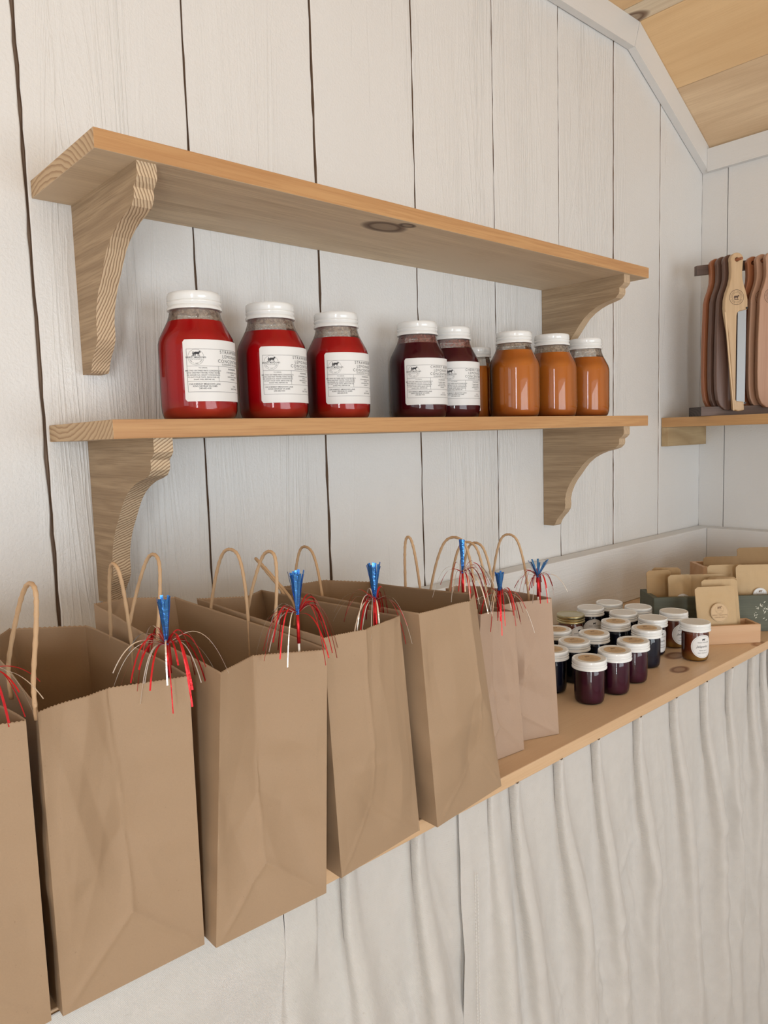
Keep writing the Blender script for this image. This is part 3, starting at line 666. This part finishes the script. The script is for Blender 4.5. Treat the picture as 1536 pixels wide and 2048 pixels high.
# ------------------------------------------------------------------ tinsel firework picks
def pick(name, p, s, label, seed, blue=(14, .0085), nred=21, nsil=11, droop=1., bh=.040, spread=1., tilt=(0, 0)):
    rnd = random.Random(seed); root = empty(name, (p[0], p[1], p[2]+EZ)); c = Vector((0, 0, 0))
    up_ = Vector((tilt[0], tilt[1], 1)).normalized()
    bm = bmesh.new(); tube(bm, [c-up_*.10, c-up_*.018], .0011, 8); link('stick', bm, M['white_stick'], root, True)
    bm = bmesh.new(); tube(bm, [c-up_*.027, c-up_*.012, c], lambda q: .0018-.0003*q, 8)
    reds = bm
    def strand(bm, L, w, az=None):
        az = rnd.uniform(0, 2*PI) if az is None else az
        d = Vector((math.cos(az), math.sin(az), 0)); r = rnd.uniform(.45, 1)*L*spread; rise = rnd.uniform(.003, .017)*s; fall = rnd.uniform(.012, .050)*s*droop
        pts = []
        for k in range(15):
            q = k/14; pts.append(c+d*(r*(q**.8))*s + Vector((0, 0, rise*4*q*(1-q) - fall*q**2.3))+up_*.001)
        wv = d.cross(Vector((0, 0, 1))).lerp(Vector((rnd.uniform(-1, 1), rnd.uniform(-1, 1), rnd.uniform(-1, 1))), .35)
        ribbon(bm, pts, wv, w)
    for i in range(nred): strand(reds, .042, rnd.uniform(.0009, .0019))
    link('red_strands', reds, M['red_foil'], root, True)['label'] = 'red foil strands'
    bm = bmesh.new()
    for i in range(nsil): strand(bm, .050, rnd.uniform(.0006, .0014))
    link('silver_strands', bm, M['silver_foil'], root, True)['label'] = 'silver foil strands'
    bm = bmesh.new(); n, w = blue
    for i in range(n):
        az = 2*PI*i/n+rnd.uniform(-.2, .2); d = Vector((math.cos(az), math.sin(az), 0)); f = w*rnd.uniform(.75, 1.05)
        pts = [c+d*(.0008+f*.8*(k/6)**1.2)+up_*(bh*k/6*s)*(1 if k < 6 else rnd.uniform(.93, 1.03)) for k in range(7)]
        ribbon(bm, pts, d.cross(up_), .0026)
    link('blue_tuft', bm, M['blue_foil'], root, True)['label'] = 'upright blue foil tuft'
    return tag(root, label, 'party pick', 'red white and blue tinsel picks standing in the gift bags')
pick('tinsel_pick', (.125, -.423, -.158), 1.0, 'tinsel pick with a tall silver spike, in the bag at the far left', 1, blue=(4, .004), bh=.042, nred=16)
pick('tinsel_pick', (.2635, -.432, -.1655), 1.0, 'tinsel pick standing behind the rim of the first whole bag from the left', 2, blue=(12, .0065))
pick('tinsel_pick', (.3860, -.446, -.1600), 1.0, 'tinsel pick with a flared blue tuft in the bag with the sharp lit edge', 3, blue=(16, .0085), nred=16, nsil=7)
pick('tinsel_pick', (.4985, -.425, -.1705), 1.0, 'tinsel pick at the front corner of the middle gift bag', 4, blue=(14, .0085))
pick('tinsel_pick', (.6500, -.412, -.1640), 1.0, 'tinsel pick rising behind the peaked corner of the last tall bag', 5, blue=(9, .0035), nred=14, nsil=14, spread=1.1)
pick('tinsel_pick', (.7500, -.3860, -.2125), .95, 'tinsel pick in the small squeezed bag, its blue tuft the lowest of the right three', 6, blue=(14, .0070), bh=.034)
pick('tinsel_pick', (.8330, -.3860, -.2000), .85, 'tinsel pick with a splayed spiky tuft in the end bag beside the jam jars', 7, blue=(10, .020), bh=.028, droop=.8)
bm = bmesh.new()
for k in range(3):
    ribbon(bm, [Vector((-.003+.003*k, 0, 0)), Vector((-.004+.003*k, 0, .03)), Vector((-.004+.004*k, .002, .058-.006*k))], Vector((1, -.6, 0)), .0030)
sp = [o for o in bpy.data.objects if o.name == 'tinsel_pick'][0]
link('silver_spike', bm, M['silver_foil'], sp, True)['label'] = 'upright silver foil spike'

# ------------------------------------------------------------------ jam jars on the counter
QP = [(.0180, 0), (.0205, .001), (.0224, .004), (.0234, .010), (.0236, .016), (.0238, .048), (.0230, .0525), (.0222, .055), (.0220, .062)]
KP = logo(0, .004, .0085, False)+[text_bm('BREEZY MEADOWS', .0030, 0, -.0055), text_bm('HOMEMADE JAM', .0026, 0, -.0090)]
def disc(bm, r, z0, z1, n=48): lathe(bm, [(r, z0), (r, z1)], n)
def round_label(R_, zc, a0, rx, rz, off):
    bm = bmesh.new(); n = 36
    c = bm.verts.new(((R_+off)*math.cos(a0), (R_+off)*math.sin(a0), zc)); rings = []
    for q in (.25, .5, .75, 1):
        rings.append([bm.verts.new(((R_+off)*math.cos(a0+rx*q*math.cos(2*PI*i/n)/R_), (R_+off)*math.sin(a0+rx*q*math.cos(2*PI*i/n)/R_), zc+rz*q*math.sin(2*PI*i/n))) for i in range(n)])
    for i in range(n):
        bm.faces.new((c, rings[0][i], rings[0][(i+1) % n]))
        for a, b in zip(rings, rings[1:]): bm.faces.new((a[i], b[i], b[(i+1) % n], a[(i+1) % n]))
    return bm
SIDE = [text_bm('Jalapeño', .0062, -.002, 0, shear=.4), text_bm('PEPPER JELLY', .0026, 0, -.0075), text_bm('KING GEORGE VA', .0024, 0, -.012), cow(.001, .0125, .00028), text_bm('BREEZY MEADOWS', .0026, .001, .0075), ring2(0, 0, .0195, .0197)]
def jam_jar(x, y, liq, label, kraft_top=True, side=None, lid='lid', rz=0):
    root = empty('jam_jar', (x, y, ZT+.0003), 0)
    bm = bmesh.new(); lathe(bm, QP, 48, cap1=False); link('glass', bm, M['glassC'], root, True, 40)
    bm = bmesh.new(); lathe(bm, [(r-.0007, max(.0012, z)) for r, z in QP[:-1]], 48); link('contents', bm, M[liq], root, True, 40)
    bm = lid_bm(.0272, .0560, .0145, 110, .00025); ld = link('lid', bm, M['gold'] if lid == 'gold' else M['lid'], root, True, 50)
    if lid == 'gold': ld['label'] = 'gold metal lid'
    bm = bmesh.new(); disc(bm, .0225, .0697, .0700 if lid != 'gold' else .06975)
    link('lid_disc', bm, M['lid_matte'] if lid != 'gold' else M['gold'], root, True, 50)
    if kraft_top:
        bm = bmesh.new(); disc(bm, .0175, .0700, .0702); k = link('lid_sticker', bm, M['sticker'], root, True, 40); k['label'] = 'round kraft paper sticker'
        b = flat(KP, .07028); bmesh.ops.rotate(b, verts=b.verts, matrix=Matrix.Rotation(rz-.65, 3, 'Z')); link('printing', b, M['ink_soft'], k)
    if side is not None:
        a = math.atan2(-1-y, -x)+side
        k = link('side_label', round_label(.0236, .029, a, .0215, .0215, .0004), M['label'], root, True); k['label'] = 'round white label'
        link('printing', bent([([(px, py) for px, py in V], F) for V, F in SIDE], .0236, .029, a, .0005), M['ink'], k)
    if liq == 'amber':
        bm = bmesh.new(); rnd = random.Random(int(x*1e4))
        for i in range(12):
            aa = rnd.uniform(0, 2*PI); zz = rnd.uniform(.01, .05); q = Vector((.0232*math.cos(aa), .0232*math.sin(aa), zz))
            bmesh.ops.create_icosphere(bm, subdivisions=1, radius=.0011, matrix=Matrix.Translation(q*.985))
        link('pepper_bits', bm, M['pepper'], root)
    return tag(root, label, 'jam jar', 'small jam jars on the counter')
jam_jar(1.0030, -.3585, 'jam', 'purple jam jar with a kraft lid sticker, nearest the counter front edge', rz=.2)
jam_jar(1.0690, -.3640, 'jam', 'purple jam jar with a kraft sticker, second in the front line of jars', rz=.1)
jam_jar(1.1400, -.3570, 'jam', 'purple jam jar with a kraft sticker, third in the front line', rz=.3)
jam_jar(1.2300, -.3330, 'jam_dark', 'blue-black jam jar with a kraft sticker, fourth in the front line', rz=.1)
jam_jar(1.3060, -.3040, 'jam_dark', 'jam jar with a plain white lid and white side label, beside the amber jars', False, side=.75)
jam_jar(1.0060, -.2860, 'jam_dark', 'dark jam jar half hidden by the last small gift bag, kraft lid sticker', rz=0)
jam_jar(1.0730, -.2840, 'jam_dark', 'dark jam jar directly behind the nearest purple jar, kraft sticker', rz=.2)
jam_jar(1.1390, -.2815, 'jam_dark', 'dark jam jar with kraft sticker in the middle of the jar group', rz=.15)
jam_jar(1.2360, -.2668, 'jam_dark', 'dark jam jar with kraft sticker behind the blue-black jar', rz=.1)
jam_jar(1.1160, -.2180, 'jam_dark', 'dark jam jar with kraft sticker showing just left of the gold lid jar', rz=.1)
jam_jar(1.2280, -.1730, 'amber', 'jam jar with a gold ring lid, the only gold one', False, side=.7, lid='gold')
jam_jar(1.3035, -.1695, 'jam_dark', 'dark jam jar with plain lid next to the gold lid jar', False, side=.3)
jam_jar(1.3680, -.1735, 'jam_dark', 'dark jam jar with plain lid, farthest back against the wall', False)
jam_jar(1.3080, -.2410, 'jam_dark', 'dark jam jar with plain lid behind the kraft stickered jars', False)
jam_jar(1.3700, -.2380, 'jam_dark', 'dark jam jar with plain lid nearest the green crate', False)
jam_jar(1.3790, -.3090, 'amber', 'amber pepper jelly jar standing behind the other amber jar', False, side=.8)
jam_jar(1.3260, -.3775, 'amber', 'amber pepper jelly jar with round white label, front right of the jars', False, side=.62)

# ------------------------------------------------------------------ crates and pouches
def local_obj(name, bm, mats, root, **k): return link(name, bm, mats, root, **k)
def crate(name, loc, rz, L, D, H, th, mat, label, slope_end=False, cat='crate'):
    root = empty(name, loc, rz)
    bm = bmesh.new(); box(bm, (0, 0, 0), (L, th, H), 0, .0006); f = link('front_panel', bm, mat, root)
    bm = bmesh.new(); box(bm, (0, D-th, 0), (L, D, H), 0, .0006); link('back_panel', bm, mat, root)
    for x in (0, L-th):
        bm = bmesh.new(); box(bm, (x, th+.0002, 0), (x+th, D-th-.0002, H), 0, .0006); link('end_panel', bm, mat, root)
    bm = bmesh.new(); box(bm, (th+.0002, th+.0002, .002), (L-th-.0002, D-th-.0002, .006)); link('base_panel', bm, mat, root)
    tag(root, label, cat); return root, f
gx, gy = 1.434, -.2385; grz = math.atan2(-.4045+.2385, 1.600-1.434)
gr, gf = crate('green_crate', (gx, gy, ZT+.0002), grz+.03, .42, .092, .0765, .010, M['green'], 'green grey painted wooden crate with white speckled pattern, full of pouches')
bm = bmesh.new(); rnd = random.Random(4)
for i in range(95):
    u = rnd.random()
    cx_ = .205+.10*u**.8; cz_ = .052+rnd.gauss(0, .010)-.02*abs(u-.6)
    if cz_ > .072 or cz_ < .02: continue
    a = rnd.uniform(-1.2, 1.9); l = rnd.uniform(.0015, .0045); w = l*.35
    c, s = math.cos(a), math.sin(a)
    bm.faces.new([bm.verts.new((cx_+q*c-r*s, -.0003, cz_+q*s+r*c)) for q, r in ((-l, 0), (0, -w), (l, 0), (0, w))])
link('painted_fronds', bm, plain('faded_white_paint', (.62, .62, .54), .8), gf)
sx, sy = 1.395, -.3525-.0; srz = math.atan2(-.4232+.3604, 1.5109-1.4311)
d = Vector((math.cos(srz), math.sin(srz), 0)); p_r = Vector((1.5109, -.4232, 0)); SLn = .155; p_l = p_r-d*SLn
sr, sf = crate('display_tray', (p_l.x, p_l.y, ZT+.0002), srz, SLn, .052, .0372, .0065, M['crate'], 'small pale cedar tray holding two kraft seed pouches', cat='tray')
# crate behind
br, bf = crate('cedar_crate', (1.775, -.185, ZT+.0002), -.76, .30, .085, .088, .010, M['crate'], 'pale wooden crate at the back behind the green crate, by the right wall')
def pouch(loc, rz, w, h, lean, mat, label, sticker=None, group='kraft zip pouches', smat='sticker', sy=.45):
    """stands on its local base at z=0, front faces -y, leaning back"""
    root = empty('zip_pouch', loc, rz); root.rotation_euler = (-lean, 0, rz)
    bm = bmesh.new(); nx, nz = 20, 26; F = []; Bk = []
    rad = .006
    for side in (1, -1):
        g = []
        for j in range(nz+1):
            t = j/nz; z = h*t; row = []
            for i in range(nx+1):
                u = i/nx; hw = w/2
                if z > h-rad: hw = w/2-(rad-math.sqrt(max(0, rad*rad-(z-(h-rad))**2)))
                x = (u*2-1)*hw; bulge = .0078*(1-(2*u-1)**2)**.6*max(0, (1-t/.80))**.55 if t < .80 else 0
                y = bulge+.0009+.0013*noise.noise(Vector((x*90+loc[0]*50, z*90, side)))
                if .80 < t < .84 : y += .0006
                row.append(bm.verts.new((x, -side*y, z)))
            g.append(row)
        for a, b in zip(g, g[1:]):
            for i in range(nx): bm.faces.new((a[i], a[i+1], b[i+1], b[i]) if side == 1 else (a[i+1], a[i], b[i], b[i+1]))
        if side == 1: F = g
        else: Bk = g
    for j in range(nz):
        bm.faces.new((F[j][0], F[j+1][0], Bk[j+1][0], Bk[j][0])); bm.faces.new((F[j+1][nx], F[j][nx], Bk[j][nx], Bk[j+1][nx]))
    for i in range(nx): bm.faces.new((F[nz][i], F[nz][i+1], Bk[nz][i+1], Bk[nz][i])); bm.faces.new((F[0][i+1], F[0][i], Bk[0][i], Bk[0][i+1]))
    bmesh.ops.recalc_face_normals(bm, faces=bm.faces)
    link('paper_body', bm, M[mat], root, True, 35)
    if sticker:
        r = sticker; bm = bmesh.new(); lathe(bm, [(r, 0), (r, .0003)], 36)
        rot = Matrix.Rotation(PI/2, 4, 'X'); bmesh.ops.transform(bm, matrix=Matrix.Translation((.002, -.0086, h*sy)) @ rot, verts=bm.verts)
        k = link('sticker', bm, M[smat], root, True, 40)
        b = flat([([(x*r/.0125, y*r/.0125) for x, y in V], F_) for V, F_ in (logo(0, .004, .0060, False)+[text_bm('BREEZY MEADOWS', .0024, 0, -.0035), text_bm('GARDEN SEEDS', .0022, 0, -.0065), ring2(0, 0, .0116, .0118)])], 0)
        bmesh.ops.transform(b, matrix=Matrix.Translation((.002, -.0091, h*sy)) @ rot, verts=b.verts); link('printing', b, M['ink_soft'], k)
    return tag(root, label, 'pouch', group)
def at_crate(root, x, y, z=.007): 
    c, s = math.cos(root.rotation_euler.z), math.sin(root.rotation_euler.z)
    return (root.location.x+x*c-y*s, root.location.y+x*s+y*c, root.location.z+z)
pouch(at_crate(sr, .078, .017), srz+.02, .082, .104, .20, 'pouch', 'kraft pouch with round sticker, front one in the small cedar tray', .0185, sy=.50)
pouch(at_crate(sr, .098, .0365), srz-.04, .074, .114, .20, 'pouch', 'kraft pouch behind the stickered one in the small cedar tray')
for (x, y, w, h, rz_, mt, lb, st) in (
    (.030, .046, .055, .118, .15, 'pouch2', 'brown kraft pouch in the far left end of the green crate', None),
    (.050, .064, .060, .120, -.1, 'pouch2', 'brown kraft pouch behind the leftmost one in the green crate', None),
    (.065, .022, .050, .112, .1, 'pouch', 'pale kraft pouch with white sticker, second from the left in the green crate', .016),
    (.122, .030, .080, .110, .0, 'pouch', 'wide pale kraft pouch with white sticker in the green crate middle', .016),
    (.150, .016, .060, .106, -.05, 'pouch2', 'brown kraft pouch just behind the small tray pouches', None),
    (.230, .028, .088, .128, .0, 'pouch', 'wide kraft pouch right of the tray pouches in the green crate', .015),
    (.175, .052, .080, .125, .05, 'pouch', 'kraft pouch at the rear of the green crate centre', None),
    (.310, .034, .085, .122, .0, 'pouch', 'kraft pouch in the right part of the green crate', None)):
    pouch(at_crate(gr, x, y), grz+rz_, w, h, .10, mt, lb, st, smat='label', sy=.50)
for (x, y, h, mt, lb) in ((.06, .03, .100, 'pouch2', 'brown kraft pouch standing tall in the back cedar crate'), (.15, .045, .118, 'pouch2', 'dark kraft pouch tallest of the back cedar crate'), (.24, .035, .112, 'pouch2', 'brown kraft pouch at the right of the back cedar crate')):
    pouch(at_crate(br, x, y), -.76, .09, h, .08, mt, lb)

# ------------------------------------------------------------------ right wall shelf, rack and bow knives
ws = empty('side_shelf', (2.03, -.4, EZ)); inv = Matrix.Translation(-ws.location); ZR = EZ+.0284
bm = bmesh.new(); box(bm, (R-.2278, -1.0, ZR-.0255), (R-.0003, -.0015, ZR), 0, .0008)
for f in bm.faces:
    f.normal_update(); f.material_index = 1 if f.normal.x < -.5 else 0
o = link('board', bm, [M['rough'], M['orangeY']], ws); o.matrix_parent_inverse = inv
bm = bmesh.new(); box(bm, (R-.2278, -.020, EZ-.0485), (R-.0003, -.0015, ZR-.0257), 0, .0008); o = link('cleat', bm, wood('cleat_pine', (.50, .37, .21), (.33, .22, .11), 'X', 33, 10, .4, .7, contrast=.7, aniso=.2), ws); o.matrix_parent_inverse = inv
tag(ws, 'wooden shelf on the right wall with a short wood cleat at its end', 'shelf')
ang = math.radians(38); nf = Vector((-math.sin(ang), -math.cos(ang), 0)); bf_ = Vector((math.cos(ang), -math.sin(ang), 0))
rk = empty('knife_rack', (1.934, -.068, ZR+.0002), -ang)   # local +x along the rack, -y towards the room
bm = bmesh.new(); box(bm, (0, -.066, 0), (.2, 0, .0235), 0, .0008)
for f in bm.faces:
    f.normal_update(); f.material_index = 1 if abs(f.normal.x) > .5 else 0
link('base', bm, [M['walnutH'], M['endW']], rk)
bm = bmesh.new(); prism(bm, [(.012, -.012, .364), (.19, -.012, .380), (.19, -.012, .404), (.012, -.012, .388)], (0, .014, 0)); link('hanging_bar', bm, M['walnutH'], rk)
bm = bmesh.new(); box(bm, (.085, 0.002, .0235), (.115, .012, .37)); link('upright', bm, M['walnutH'], rk)
def to_rack(P): 
    q = Vector(P)-Vector((rk.location.x, rk.location.y, 0)); return Vector((q.dot(bf_), -q.dot(nf), q.z+EZ-rk.location.z))
k1, k4 = to_rack((1.9691, -.1175, .4147)), to_rack((1.9329, -.1844, .4116)); k5, k7 = to_rack((2.0361, -.1825, .4167)), to_rack((2.0204, -.2337, .4161))
for a, b in ((k1, k4), (k5, k7)):
    dr = (b-a).normalized(); st = a+dr*((-.013-a.y)/dr.y); bm = bmesh.new(); tube(bm, [st, b+dr*.022], .0035, 10); link('peg', bm, M['cherrywood'], rk, True)
tag(rk, 'dark walnut rack with a hanging bar and pegs on the right wall shelf', 'rack')
# knife outlines: local x right, z down from the hole centre
def arc(cx, cz, r, a0, a1, n=10): return [(cx+r*math.cos(math.radians(a0+(a1-a0)*i/n)), cz+r*math.sin(math.radians(a0+(a1-a0)*i/n))) for i in range(n+1)]
def knife_outline(kind):
    top = arc(0, 0, .0168, 200, -20, 14)                       # rounded handle end with the hole at its centre
    r = [(.0145, -.03), (.015, -.045), (.019, -.062), (.0255, -.080), (.0295, -.098), (.030, -.118)]
    l = [(-.030, -.118), (-.0295, -.098), (-.0255, -.080), (-.019, -.062), (-.015, -.045), (-.0145, -.03)]
    if kind == 'bow':
        low = [(.0295, -.122), (.008, -.126), (.0035, -.130), (.002, -.137), (.0015, -.20), (.002, -.30), (.0025, -.345), (.005, -.3485), (.024, -.3505), (.025, -.372), (.010, -.374), (-.0015, -.370), (-.004, -.345), (-.010, -.27), (-.019, -.18), (-.028, -.135)]
    else:
        low = [(.030, -.16), (.031, -.30), (.030, -.335), (.025, -.352), (.016, -.364), (.003, -.371), (-.008, -.370), (-.020, -.360), (-.027, -.345), (-.031, -.32), (-.0325, -.28), (-.0325, -.20), (-.031, -.15)]
    return top+r+low+l
def knife(P, mat, kind, label, logo_on=True, dz=0):
    root = empty('bow_knife', (P[0], P[1], P[2]+EZ+dz), -ang); out = knife_outline(kind); th = .014
    bm = bmesh.new(); hole = [(.0048*math.cos(2*PI*i/16), .0048*math.sin(2*PI*i/16)) for i in range(16)]
    for y in (-th/2, th/2):
        ov = [bm.verts.new((x, y, z)) for x, z in out]; hv = [bm.verts.new((x, y, z)) for x, z in hole]
        es = [bm.edges.new((ov[i], ov[(i+1) % len(ov)])) for i in range(len(ov))]+[bm.edges.new((hv[i], hv[(i+1) % 16])) for i in range(16)]
        bmesh.ops.triangle_fill(bm, edges=es, use_beauty=True)
        if y < 0: o0, h0 = ov, hv
        else: o1, h1 = ov, hv
    for A, B_ in ((o0, o1), (h0, h1)):
        for i in range(len(A)): bm.faces.new((A[i], A[(i+1) % len(A)], B_[(i+1) % len(A)], B_[i]))
    bmesh.ops.recalc_face_normals(bm, faces=bm.faces)
    b = link('wooden_body', bm, M[mat], root); md = b.modifiers.new('round', 'BEVEL'); md.width = .0025; md.segments = 3; md.limit_method = 'ANGLE'; md.angle_limit = .9
    bm = bmesh.new(); S = [ring2(0, 0, .0178, .0188), ring2(0, 0, .0112, .0118), cow(0, 0, .00060), poly2([(-.007, -.006), (.007, -.006), (.004, -.0045), (-.004, -.0045)])]
    S += arc_text('BREEZY MEADOWS', .0036, 0, 0, .0143, PI/2, .235)+arc_text('FARM STORE', .0036, 0, 0, .0143, -PI/2, .25, True)
    for V, F in S:
        vs = [bm.verts.new((x, -th/2-.0002, z-.092)) for x, z in V]
        for f in F:
            try: bm.faces.new([vs[i] for i in f])
            except Exception: pass
    link('burnt_logo', bm, M['burn'], root)
    if kind == 'bow':
        bm = bmesh.new(); prism(bm, [(-.030, -th/2-.0003, -.128), (-.0262, -th/2-.0003, -.128), (-.0010, -th/2-.0003, -.372), (-.0035, -th/2-.0003, -.372)], (0, .002, 0)); link('inlay_strip', bm, M['maplelight'], root)
        bm = bmesh.new(); box(bm, (.0075, -.0008, -.356), (.0295, .0008, -.114)); bl = link('blade', bm, M['steel'], root)
        for i in range(0): pass
        for x, z in ((.0265, -.1185), (.0265, -.3535)):
            bm = bmesh.new(); lathe(bm, [(.0024, 0), (.0028, .001), (.0022, .0022)], 12); bmesh.ops.transform(bm, matrix=Matrix.Translation((x, -th/2-.0001, z)) @ Matrix.Rotation(PI/2, 4, 'X'), verts=bm.verts); link('screw', bm, M['screw'], root)
    return tag(root, label, 'knife', 'wooden bow knives hanging on the rack')
A, B4 = Vector((1.9691, -.1175, .4147)), Vector((1.9329, -.1844, .4116))
for i, (mt, kd, lb) in enumerate((('cherrywood', 'full', 'reddish wooden bow knife hanging farthest left, mostly its edge showing'), ('walnut', 'full', 'dark brown wooden bow knife second from the left on the rack'), ('walnut', 'full', 'dark brown wooden bow knife directly behind the pale one'), ('maple', 'bow', 'pale maple bow knife with round burnt logo and steel blade'))):
    knife(A.lerp(B4, i/3), mt, kd, lb)
A, B4 = Vector((2.0361, -.1825, .4167)), Vector((2.0204, -.2337, .4161))
for i, (mt, kd, lb) in enumerate((('cherrywood', 'full', 'red brown wooden bow knife just right of the pale one, hung behind'), ('pinkwood', 'full', 'pinkish wooden bow knife, second from the right edge of the photo'), ('pinkwood', 'full', 'pinkish wooden bow knife cut by the right edge of the photo'))):
    knife(A.lerp(B4, i/2), mt, kd, lb)
bm = bmesh.new(); box(bm, (0, -.012, 0), (.020, 0, .030), 0, .002)
o = link('paper_tag_box', bm, M['label']); o.location = (2.085, -.050, ZR+.0002); o.rotation_euler = (0, 0, -ang); tag(o, 'small white box on the side shelf behind the knife rack base', 'box')
